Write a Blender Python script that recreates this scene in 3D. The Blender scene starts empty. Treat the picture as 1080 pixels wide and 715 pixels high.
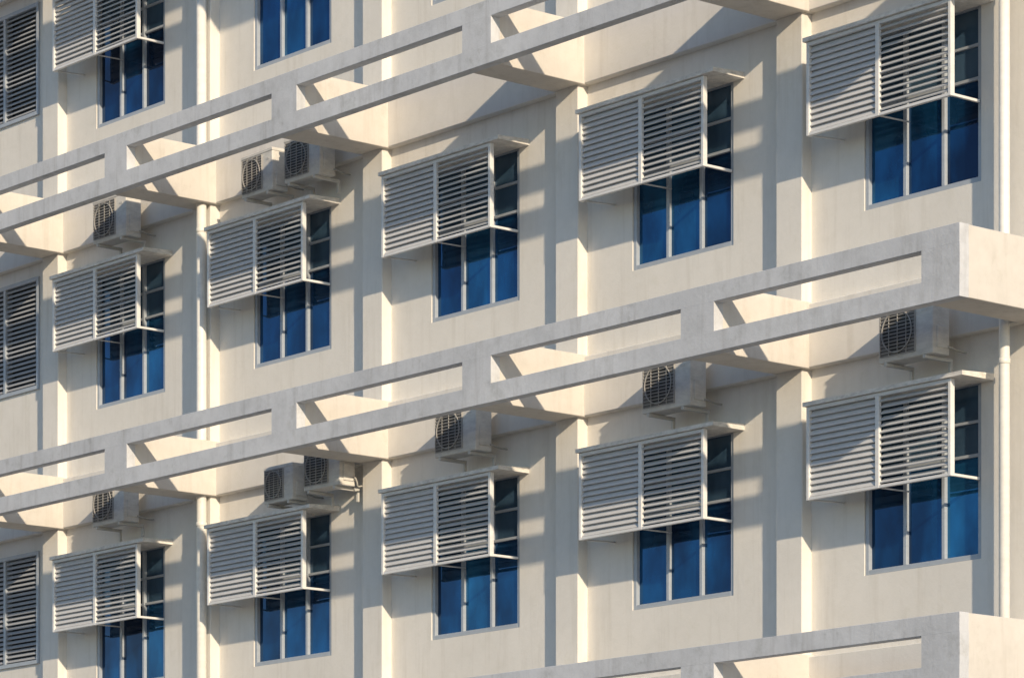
import bpy, bmesh, math, random
from mathutils import Vector, Matrix
random.seed(7)
S=bpy.context.scene
COL=S.collection
ZC=1.7
F=3.48
BX=[-39.67,-36.39,-33.05,-29.72,-26.41,-23.09]      # bay centres, bay 0..5
PX=[-44.64,-41.32,-38.01,-34.69,-31.38,-28.06,-24.75]  # pilasters
SILL={0:11.73+ZC,1:8.24+ZC,2:4.75+ZC}
LT={0:14.41+ZC,1:10.93+ZC,2:7.47+ZC,3:4.05+ZC}

# ---------------------------------------------------------------- materials
def nt(name):
    m=bpy.data.materials.new(name); m.use_nodes=True
    n=m.node_tree.nodes; l=m.node_tree.links
    return m,n,l,n['Principled BSDF']
def pos(n,l,scale=(1,1,1)):
    g=n.new('ShaderNodeNewGeometry'); mp=n.new('ShaderNodeMapping'); mp.inputs['Scale'].default_value=scale
    l.new(g.outputs['Position'],mp.inputs['Vector']); return mp.outputs['Vector']
def noise(n,l,vec,scale,detail=5,rough=.6):
    t=n.new('ShaderNodeTexNoise'); t.inputs['Scale'].default_value=scale; t.inputs['Detail'].default_value=detail
    t.inputs['Roughness'].default_value=rough; l.new(vec,t.inputs['Vector']); return t.outputs['Fac']
def ramp(n,l,fac,a,b,ca,cb):
    r=n.new('ShaderNodeValToRGB'); r.color_ramp.elements[0].position=a; r.color_ramp.elements[1].position=b
    r.color_ramp.elements[0].color=(*ca,1); r.color_ramp.elements[1].color=(*cb,1); l.new(fac,r.inputs['Fac']); return r.outputs['Color']
def mul(n,l,a,b,f=1):
    m=n.new('ShaderNodeMix'); m.data_type='RGBA'; m.blend_type='MULTIPLY'; m.inputs['Factor'].default_value=f
    l.new(a,m.inputs['A']); l.new(b,m.inputs['B']); return m.outputs['Result']
def bump(n,l,p,h,strength,dist):
    b=n.new('ShaderNodeBump'); b.inputs['Strength'].default_value=strength; b.inputs['Distance'].default_value=dist
    l.new(h,b.inputs['Height']); l.new(b.outputs['Normal'],p.inputs['Normal'])
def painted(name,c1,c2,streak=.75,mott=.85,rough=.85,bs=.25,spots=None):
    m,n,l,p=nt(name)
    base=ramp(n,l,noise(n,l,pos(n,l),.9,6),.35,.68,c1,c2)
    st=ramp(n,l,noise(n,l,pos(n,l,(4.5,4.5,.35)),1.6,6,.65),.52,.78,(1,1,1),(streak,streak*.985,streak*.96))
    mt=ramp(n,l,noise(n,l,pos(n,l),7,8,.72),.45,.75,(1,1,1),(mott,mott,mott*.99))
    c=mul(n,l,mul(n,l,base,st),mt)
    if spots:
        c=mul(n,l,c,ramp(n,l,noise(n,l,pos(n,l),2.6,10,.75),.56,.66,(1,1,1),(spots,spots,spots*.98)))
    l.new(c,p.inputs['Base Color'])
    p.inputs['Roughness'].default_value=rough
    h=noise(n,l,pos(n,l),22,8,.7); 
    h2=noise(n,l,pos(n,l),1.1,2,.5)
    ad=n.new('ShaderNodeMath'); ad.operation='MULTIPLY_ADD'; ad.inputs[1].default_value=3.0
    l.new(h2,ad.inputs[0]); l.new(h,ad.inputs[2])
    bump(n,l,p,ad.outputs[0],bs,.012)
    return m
M_wall=painted('wall_paint',(.73,.70,.645),(.79,.76,.705),.87,.95,.85,.22,.96)
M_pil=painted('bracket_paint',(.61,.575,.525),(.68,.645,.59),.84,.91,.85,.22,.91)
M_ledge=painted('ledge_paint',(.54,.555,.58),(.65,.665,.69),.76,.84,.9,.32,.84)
def metal(name,c,rough=.45,met=0,var=.88,sc=6):
    m,n,l,p=nt(name)
    b=ramp(n,l,noise(n,l,pos(n,l,(1,1,2.5)),sc,7,.7),.38,.68,c,tuple(x*var for x in c))
    l.new(b,p.inputs['Base Color']); p.inputs['Roughness'].default_value=rough; p.inputs['Metallic'].default_value=met
    return m
M_alu=metal('white_aluminium',(.76,.755,.74),.4,0,.86)
M_slat=metal('slat_aluminium_closed',(.62,.62,.62),.55,0,.90)
M_slat2=metal('slat_aluminium_open',(.58,.585,.59),.55,0,.90)
M_hood=metal('hood_sheet',(.83,.80,.75),.5,0,.64,9)
M_frame=metal('window_frame_grey',(.40,.44,.49),.35)
M_ac=metal('ac_casing',(.72,.70,.655),.6,0,.78,8)
M_dark=metal('grille_shadow',(.17,.165,.16),.6)
M_back=metal('window_backing',(.05,.05,.055),.5)
M_fan=metal('fan_plastic',(.04,.04,.04),.5)
M_wire=metal('grille_wire',(.42,.41,.39),.5)
M_steel=metal('bracket_steel',(.60,.59,.56),.5)
M_pipe=metal('pvc_pipe',(.82,.80,.745),.4)
M_lv=metal('grey_louver',(.38,.39,.41),.8,0,.97)
M_core=metal('core_dark',(.05,.05,.05),.9)  # near-black for the added light-blocking core
M_ins=metal('pipe_insulation',(.42,.41,.38),.8)
def glass(name,c1,c2,met=.65):
    m,n,l,p=nt(name)
    b=ramp(n,l,noise(n,l,pos(n,l,(1.5,1,.8)),1.3,4,.55),.38,.66,c1,c2)
    l.new(b,p.inputs['Base Color']); p.inputs['Roughness'].default_value=.03
    p.inputs['Metallic'].default_value=met; p.inputs['IOR'].default_value=1.65
    bump(n,l,p,noise(n,l,pos(n,l),1.2,2),.08,.06)
    return m
M_glass=[glass('blue_glass',(.004,.034,.10),(.011,.105,.26)),glass('blue_glass_deep',(.003,.020,.062),(.008,.07,.18)),glass('blue_glass_light',(.008,.065,.16),(.020,.165,.35))]
M_up=glass('dark_upper_glass',(.035,.075,.125),(.07,.135,.21),.3)
m,n,l,p=nt('asphalt'); l.new(ramp(n,l,noise(n,l,pos(n,l),.6,8),.3,.7,(.10,.10,.10),(.15,.15,.15)),p.inputs['Base Color']); p.inputs['Roughness'].default_value=.9
M_ground=m

# ---------------------------------------------------------------- helpers
def box(bm,x0,x1,y0,y1,z0,z1,mat=None):
    vs=[bm.verts.new((x,y,z)) for x in (x0,x1) for y in (y0,y1) for z in (z0,z1)]
    if mat is not None:
        for v in vs: v.co=mat@v.co
    for f in ((0,1,3,2),(4,6,7,5),(0,4,5,1),(2,3,7,6),(0,2,6,4),(1,5,7,3)):
        bm.faces.new([vs[i] for i in f])
def tube(bm,pts,r,seg=10):
    rings=[]
    pts=[Vector(p) for p in pts]
    ra=None
    for i,p in enumerate(pts):
        t=(pts[min(i+1,len(pts)-1)]-pts[max(i-1,0)]).normalized()
        a=t.orthogonal().normalized() if ra is None else (ra-(ra.dot(t))*t).normalized()
        ra=a; b=t.cross(a)
        rings.append([bm.verts.new(p+r*(math.cos(2*math.pi*k/seg)*a+math.sin(2*math.pi*k/seg)*b)) for k in range(seg)])
    for i in range(len(rings)-1):
        for k in range(seg):
            f=bm.faces.new((rings[i][k],rings[i][(k+1)%seg],rings[i+1][(k+1)%seg],rings[i+1][k])); f.smooth=True
    bm.faces.new(rings[0][::-1]); bm.faces.new(rings[-1])
def ring(bm,cx,cz,y,r,w,seg=28):
    A=[];
    for k in range(seg):
        c,s=math.cos(2*math.pi*k/seg),math.sin(2*math.pi*k/seg)
        A.append([bm.verts.new((cx+q*c,yy,cz+q*s)) for q,yy in ((r-w,y+.006),(r-w,y-.004),(r,y-.004),(r,y+.006))])
    for k in range(seg):
        a,b=A[k],A[(k+1)%seg]
        for i in range(4): bm.faces.new((a[i],a[(i+1)%4],b[(i+1)%4],b[i]))
def obj(name,bm,mat,parent=None,bev=0,loc=None,seg=1):
    bmesh.ops.recalc_face_normals(bm,faces=bm.faces)
    me=bpy.data.meshes.new(name); bm.to_mesh(me); bm.free()
    me.materials.append(mat)
    o=bpy.data.objects.new(name,me); COL.objects.link(o); o.parent=parent
    if loc: o.location=loc
    if bev:
        b=o.modifiers.new('bevel','BEVEL'); b.width=bev; b.segments=seg; b.limit_method='ANGLE'
    return o
def boxes(name,lst,mat,parent=None,bev=0,loc=None,seg=1):
    bm=bmesh.new()
    for b in lst: box(bm,*b)
    return obj(name,bm,mat,parent,bev,loc,seg)
def thing(name,label,cat,loc=(0,0,0),group=None):
    o=bpy.data.objects.new(name,None); COL.objects.link(o); o.location=loc
    o.empty_display_size=.2
    o['label']=label; o['category']=cat
    if group: o['group']=group
    return o

# ---------------------------------------------------------------- setting
bm=bmesh.new(); box(bm,-900,900,-900,900,-.3,0)
g=obj('ground',bm,M_ground); g['kind']='structure'

# ---------------------------------------------------------------- building
B=thing('apartment_building','cream painted concrete building front with pilasters, open framed ledges and rows of blue windows','building')
WX0,WX=-.775,.73; WH=1.67
TOP=15.9+ZC
XL,XR=-46.3,-21.2
def holes(b):
    if b==0: return [(BX[0]-1.23,BX[0]+1.21,SILL[r]+.45,SILL[r]+1.88) for r in (2,1,0)]
    return [(BX[b]+WX0,BX[b]+WX,SILL[r],SILL[r]+WH) for r in (2,1,0)]
lst=[]
xs=[(PX[k+1],PX[k+2]) if k+2<len(PX) else (PX[k+1],XR) for k in range(6)]
lst.append((XL,PX[1],0,.25,0,TOP))
for b in range(6):
    x0,x1=xs[b]
    h=[q for q in holes(b) if not (b in(4,5) and q[2]>SILL[0]-.01)]
    hx0,hx1=h[0][0],h[0][1]
    lst.append((x0,hx0,0,.25,0,TOP)); lst.append((hx1,x1,0,.25,0,TOP))
    z=0
    for q in h:
        lst.append((hx0,hx1,0,.25,z,q[2])); z=q[3]
    lst.append((hx0,hx1,0,.25,z,TOP))
boxes('wall',lst,M_wall,B)
boxes('light_block_core',[(XL+.05,XR-.05,.26,11.8,.02,TOP-.05)],M_core,B)  # solid dark core, added unseen behind the wall to stop light leaking
boxes('end_wall',[(XR-.045,XR+.005,.251,12,0,TOP-.01),(XL-.005,XL+.045,.251,12,0,TOP-.01)],M_wall,B)
boxes('roof',[(XL-.2,XR+.2,-.3,12.2,TOP,TOP+.3)],M_wall,B,.01)
PD=.13
for x in PX:
    boxes('pilaster',[(x-.19,x+.17,-PD,.1,0,TOP-.004)],M_wall,B,.008)
for r,zt in LT.items():
    for k in range(len(PX)):
        x0=PX[k]+.17; x1=(PX[k+1]-.19 if k+1<len(PX) else XR)
        boxes('spandrel_beam',[(x0,x1,-.09,.1,zt-.64,zt-.02)],M_wall,B,.008)
# ledges
YF=-1.36; TH=.12
for r,zt in LT.items():
    x0=-44.9; x1=-21.37
    zb=zt-.65
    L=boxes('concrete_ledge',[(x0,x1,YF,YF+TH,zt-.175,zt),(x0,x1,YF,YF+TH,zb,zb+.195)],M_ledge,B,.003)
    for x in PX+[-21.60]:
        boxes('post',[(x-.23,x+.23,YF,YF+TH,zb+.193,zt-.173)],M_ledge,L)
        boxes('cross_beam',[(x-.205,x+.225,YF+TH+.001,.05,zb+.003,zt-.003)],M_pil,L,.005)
# windows
def window(b,r):
    x,z=BX[b],SILL[r]
    H=WH; f=.050
    fr=[(WX0+.002,WX0+f,.012,.10,.002,H-.002),(WX-f,WX-.002,.012,.10,.002,H-.002),(WX0+f,WX-f,.012,.10,.002,f),(WX0+f,WX-f,.012,.10,H-f,H-.002)]
    cx=[WX0+f,-.26,.235,WX-f]
    for c in (-.26,.235): fr.append((c-.021,c+.021,.018,.10,f,H-f))
    for i in range(3):
        a=cx[i]+(.021 if i else 0); c=cx[i+1]-(.021 if i<2 else 0)
        fr.append((a,c,.025,.095,.955,.985))
        fr.append((a,c,.030,.09,1.27,1.297))
    W=boxes('window',fr,M_frame,B,.003,(x,0,z))
    for i in range(3):
        a=cx[i]+(.021 if i else 0); c=cx[i+1]-(.021 if i<2 else 0)
        g=M_glass[random.choice([0,0,1,1,2])]
        for (z0,z1,mm) in ((f,.955,g),(.985,H-f,M_up)):
            boxes('pane',[(a,c,.055,.07,z0,z1)],mm,W)
for b in range(1,6):
    for r in (0,1,2):
        if r==0 and b>3: continue
        window(b,r)
for r in (0,1,2):
    z=SILL[r]+.45; H=1.43; x0,x1=-1.23,1.21
    W=boxes('louvered_window',[(x0,x0+.05,-.03,.08,0,H),(x1-.05,x1,-.03,.08,0,H),(x0+.05,x1-.05,-.03,.08,0,.05),(x0+.05,x1-.05,-.03,.08,H-.05,H)]+[(q-.025,q+.025,-.028,.08,.05,H-.05) for q in (-.42,.40)],M_frame,B,.003,(BX[0],0,z))
    for (a,c) in ((x0+.05,-.445),(-.395,.375),(.425,x1-.05)):
        bm=bmesh.new()
        for k in range(22):
            zz=.085+k*(H-.17)/21
            box(bm,a,c,-.028,.028,-.004,.004,Matrix.Translation((0,.005,zz))@Matrix.Rotation(math.radians(47),4,'X'))
        obj('slats',bm,M_lv,W)
    boxes('backing',[(x0+.05,x1-.05,.10,.12,.05,H-.05)],M_back,W)

# ---------------------------------------------------------------- sunshades
def shade(b,r,label):
    z=SILL[r]+.02
    T=thing('louvered_sunshade',label,'window shade',(BX[b],0,z),'louvered sunshade boxes over the windows')
    X0,X1=-1.16,.72; Y=-.40; Z0=.705; Z1=1.60; w=.036
    mid=(X0+X1)/2
    fr=[]
    for x in (X0,X1-w): fr.append((x,x+w,Y,Y+w*1.5,Z0,Z1))
    fr.append((mid-w*.7,mid+w*.7,Y,Y+w,Z0,Z1))
    for (a,c) in ((X0+w,mid-w*.7),(mid+w*.7,X1-w)):
        fr.append((a,c,Y+.002,Y+w,Z0,Z0+w*.8)); fr.append((a,c,Y+.002,Y+w,Z1-w,Z1))
    fr.append((X1-w+.003,X1-.003,Y+w*1.5,-.001,Z0+.002,Z0+.028))
    fr.append((X0+.003,X0+w-.003,Y+w*1.5,-.001,Z1-.03,Z1-.002))
    boxes('frame',fr,M_alu,T,.003)
    for p0,p1 in (((X0+.017,Y+.03,Z0+.01),(X0+.12,-.001,Z0+.005)),((mid,Y+.03,Z0+.01),(mid+.04,-.001,Z0+.005))):
        bm=bmesh.new(); tube(bm,[p0,p1],.009,6)
        obj('stay_rod',bm,M_alu,T)
    for j,(a,c) in enumerate(((X0+w,mid-w*.7),(mid+w*.7,X1-w))):
        bm=bmesh.new(); n=14
        base=random.uniform(57,61) if j==0 else random.uniform(35,39)
        ch=.041 if j==0 else .035; th_=.005
        for k in range(n):
            zz=Z0+w+.032+k*(Z1-Z0-2*w-.062)/(n-1)
            t=math.radians(base+random.uniform(-1.2,1.2))
            box(bm,a+.002,c-.002,-ch,ch,-th_,th_,Matrix.Translation((0,Y+.038,zz))@Matrix.Rotation(t,4,'X'))
        obj('louver_panel',bm,M_slat if j==0 else M_slat2,T)
    bm=bmesh.new()
    hx0,hx1=X0-.02,X1+.17; yf=Y-.03
    v=[bm.verts.new(p) for p in [(hx0,yf,Z1+.003),(hx1,yf,Z1+.003),(hx1,-.001,Z1+.003),(hx0,-.001,Z1+.003),(hx0,yf,Z1+.042),(hx1,yf,Z1+.042),(hx1,-.001,Z1+.066),(hx0,-.001,Z1+.066)]]
    for f in ((0,1,2,3),(4,7,6,5),(0,4,5,1),(1,5,6,2),(2,6,7,3),(3,7,4,0)): bm.faces.new([v[i] for i in f])
    obj('hood',bm,M_hood,T)
SH={
(1,0):'white louvered shade cut by the top edge of the photo, highest on the left',
(1,1):'leftmost white louvered shade of the middle row, under one air conditioner',
(2,1):'white louvered shade of the middle row below the pair of air conditioners',
(3,1):'white louvered shade of the middle row, third from left, first without air conditioner above',
(4,1):'white louvered shade of the middle row, second from right, no air conditioner above it',
(5,1):'white louvered shade near the top right corner beside the right drainpipe',
(1,2):'leftmost white louvered shade of the bottom row, left of the drainpipe',
(2,2):'white louvered shade of the bottom row below the lower pair of air conditioners',
(3,2):'white louvered shade of the bottom row, third from left',
(4,2):'white louvered shade of the bottom row, second from right',
(5,2):'rightmost white louvered shade of the bottom row beside the right drainpipe',
}
for (b,r),lab in SH.items(): shade(b,r,lab)

# ---------------------------------------------------------------- air conditioners
def ac(b,r,dx,label,dz=0,sc=1,hose=0,rz=0):
    z=LT[r]-.85+dz
    T=thing('air_conditioner',label,'air conditioner',(BX[b]+dx,-.0,z),'outdoor air conditioner units on the wall')
    T.rotation_euler.z=math.radians(rz)
    W=.70*sc; H=.53*sc; Y0=-.45; Y1=-.225
    boxes('casing',[(0,W,Y0,Y1,0,H)],M_ac,T,.012,None,2)
    boxes('top_cover',[(-.006,W+.006,Y0-.006,Y1+.006,H-.03,H+.006)],M_ac,T,.004)
    gx0,gx1=.03*sc,.48*sc; gz0,gz1=.05*sc,.48*sc
    cx,cz=(gx0+gx1)/2,(gz0+gz1)/2
    boxes('fan_opening',[(gx0,gx1,Y0-.003,Y0+.02,gz0,gz1)],M_dark,T)
    bm=bmesh.new(); tube(bm,[(cx,Y0+.01,cz),(cx,Y0-.006,cz)],.19*sc,32)
    obj('fan',bm,M_fan,T)
    bm=bmesh.new()
    N=13
    for k in range(N+1):
        zz=gz0+(gz1-gz0)*k/N
        box(bm,gx0,gx1,Y0-.020,Y0-.016,zz-.003,zz+.003)
    for k in range(5):
        xx=gx0+(gx1-gx0)*k/4
        box(bm,xx-.0025,xx+.0025,Y0-.0159,Y0-.004,gz0,gz1)
    ring(bm,cx,cz,Y0-.024,.197*sc,.007)
    obj('grille',bm,M_wire,T)
    boxes('badge',[(.56*sc,.63*sc,Y0-.004,Y0+.01,.40*sc,.42*sc)],M_steel,T)
    boxes('service_cover',[(W-.01,W+.012,Y0+.05,Y1-.03,.06*sc,.26*sc)],M_ac,T,.004)
    for x in (.08*sc,W-.12*sc):
        boxes('bracket',[(x,x+.035,Y0-.01,-.092,-.036,-.002),(x,x+.035,-.124,-.092,-.15,-.036)],M_steel,T,.003)
    if hose==0: pts=[(W-.02,-.27,.08),(W+.02,-.25,.07),(W+.03,-.2,.06),(W+.02,-.13,.05),(W+.02,-.03,.05)]
    else: pts=[(W-.01,-.27,.10),(W+.04,-.26,.09),(W+.05,-.24,.04),(W+.03,-.21,.0),(W+.03,-.15,.01),(W+.05,-.03,.02)]
    P=[Vector(q) for q in pts]; Q=[]
    for i in range(len(P)-1):
        p0=P[max(i-1,0)];p1=P[i];p2=P[i+1];p3=P[min(i+2,len(P)-1)]
        for t in (0,.25,.5,.75):
            Q.append(.5*((2*p1)+(p2-p0)*t+(2*p0-5*p1+4*p2-p3)*t*t+(3*p1-p0-3*p2+p3)*t**3))
    Q.append(P[-1]); bm=bmesh.new(); tube(bm,Q,.010,8)
    obj('hose',bm,M_ins,T)
ac(1,1,-.17,'air conditioner at the left between the upper ledge and the leftmost middle shade',.03,1.0,0,1)
ac(2,1,-.38,'left unit of the pair of air conditioners near the top, slightly lower',-.0,.90,0,-2)
ac(2,1,.43,'right unit of the pair of air conditioners near the top, beside a pilaster',.02,.94,0,1)
ac(1,2,-.17,'air conditioner at the lower left between the long ledge and the leftmost bottom shade',.04,1.0,0,-1)
ac(2,2,.05,'smaller left unit of the lower pair of air conditioners under the long ledge',-.12,.78,0,0)
ac(2,2,.79,'right larger unit of the lower pair of air conditioners beside a pilaster',-.06,.92,1,2)
ac(3,2,-.16,'air conditioner under the long ledge at the centre, above the third bottom shade',0,1,0,0)
ac(4,2,-.14,'air conditioner under the long ledge, second from right',0,1,0,1)
ac(5,2,-.14,'largest looking air conditioner, rightmost, under the end of the long ledge',0,1,0,-1)

# ---------------------------------------------------------------- drainpipes
def pipe(x,y,label,r=.055):
    T=thing('drainpipe',label,'pipe',(x,y,0),'vertical drainpipes on the wall')
    bm=bmesh.new(); tube(bm,[(0,0,0),(0,0,TOP-.01)],r,20); obj('pipe',bm,M_pipe,T)
    z=1.2
    while z<TOP-.5:
        bm=bmesh.new(); tube(bm,[(0,0,z),(0,0,z+.05)],r+.006,20); obj('collar',bm,M_pipe,T,.003)
        z+=F
pipe(-34.585,-.215,'pale drainpipe on the pilaster at the left, running the full height',.060)
pipe(-21.93,-.16,'pale drainpipe beside the right edge of the photo, passing behind the ledge end',.05)

# ---------------------------------------------------------------- light
sd=Vector((2.55,-1.0,1.05)).normalized()
sun=bpy.data.lights.new('sun','SUN'); sun.energy=4.5; sun.angle=math.radians(.8); sun.color=(1,.82,.59)
so=bpy.data.objects.new('sun',sun); COL.objects.link(so); so.rotation_euler=(-sd).to_track_quat('-Z','Y').to_euler()
so.location=(0,-20,40)
w=bpy.data.worlds.new('World'); S.world=w; w.use_nodes=True
n=w.node_tree.nodes; l=w.node_tree.links
sky=n.new('ShaderNodeTexSky'); sky.sky_type='NISHITA'; sky.sun_disc=False
sky.sun_elevation=math.asin(sd.z); sky.sun_rotation=math.atan2(sd.x,sd.y)
sky.dust_density=.3; sky.ozone_density=3.0
l.new(sky.outputs[0],n['Background'].inputs[0]); n['Background'].inputs[1].default_value=.145

# ---------------------------------------------------------------- camera
cd=bpy.data.cameras.new('camera'); cam=bpy.data.objects.new('camera',cd); COL.objects.link(cam)
cam.location=(0,-24.43,ZC)
th=math.radians(40)
fw=Vector((-math.cos(th),math.sin(th),0))
cam.rotation_euler=fw.to_track_quat('-Z','Y').to_euler()
cd.sensor_width=36; cd.lens=3742/1080*36; cd.shift_y=772.5/1080; cd.clip_end=2000
S.camera=cam
S.view_settings.view_transform='Standard'; S.view_settings.look='None'; S.view_settings.exposure=0
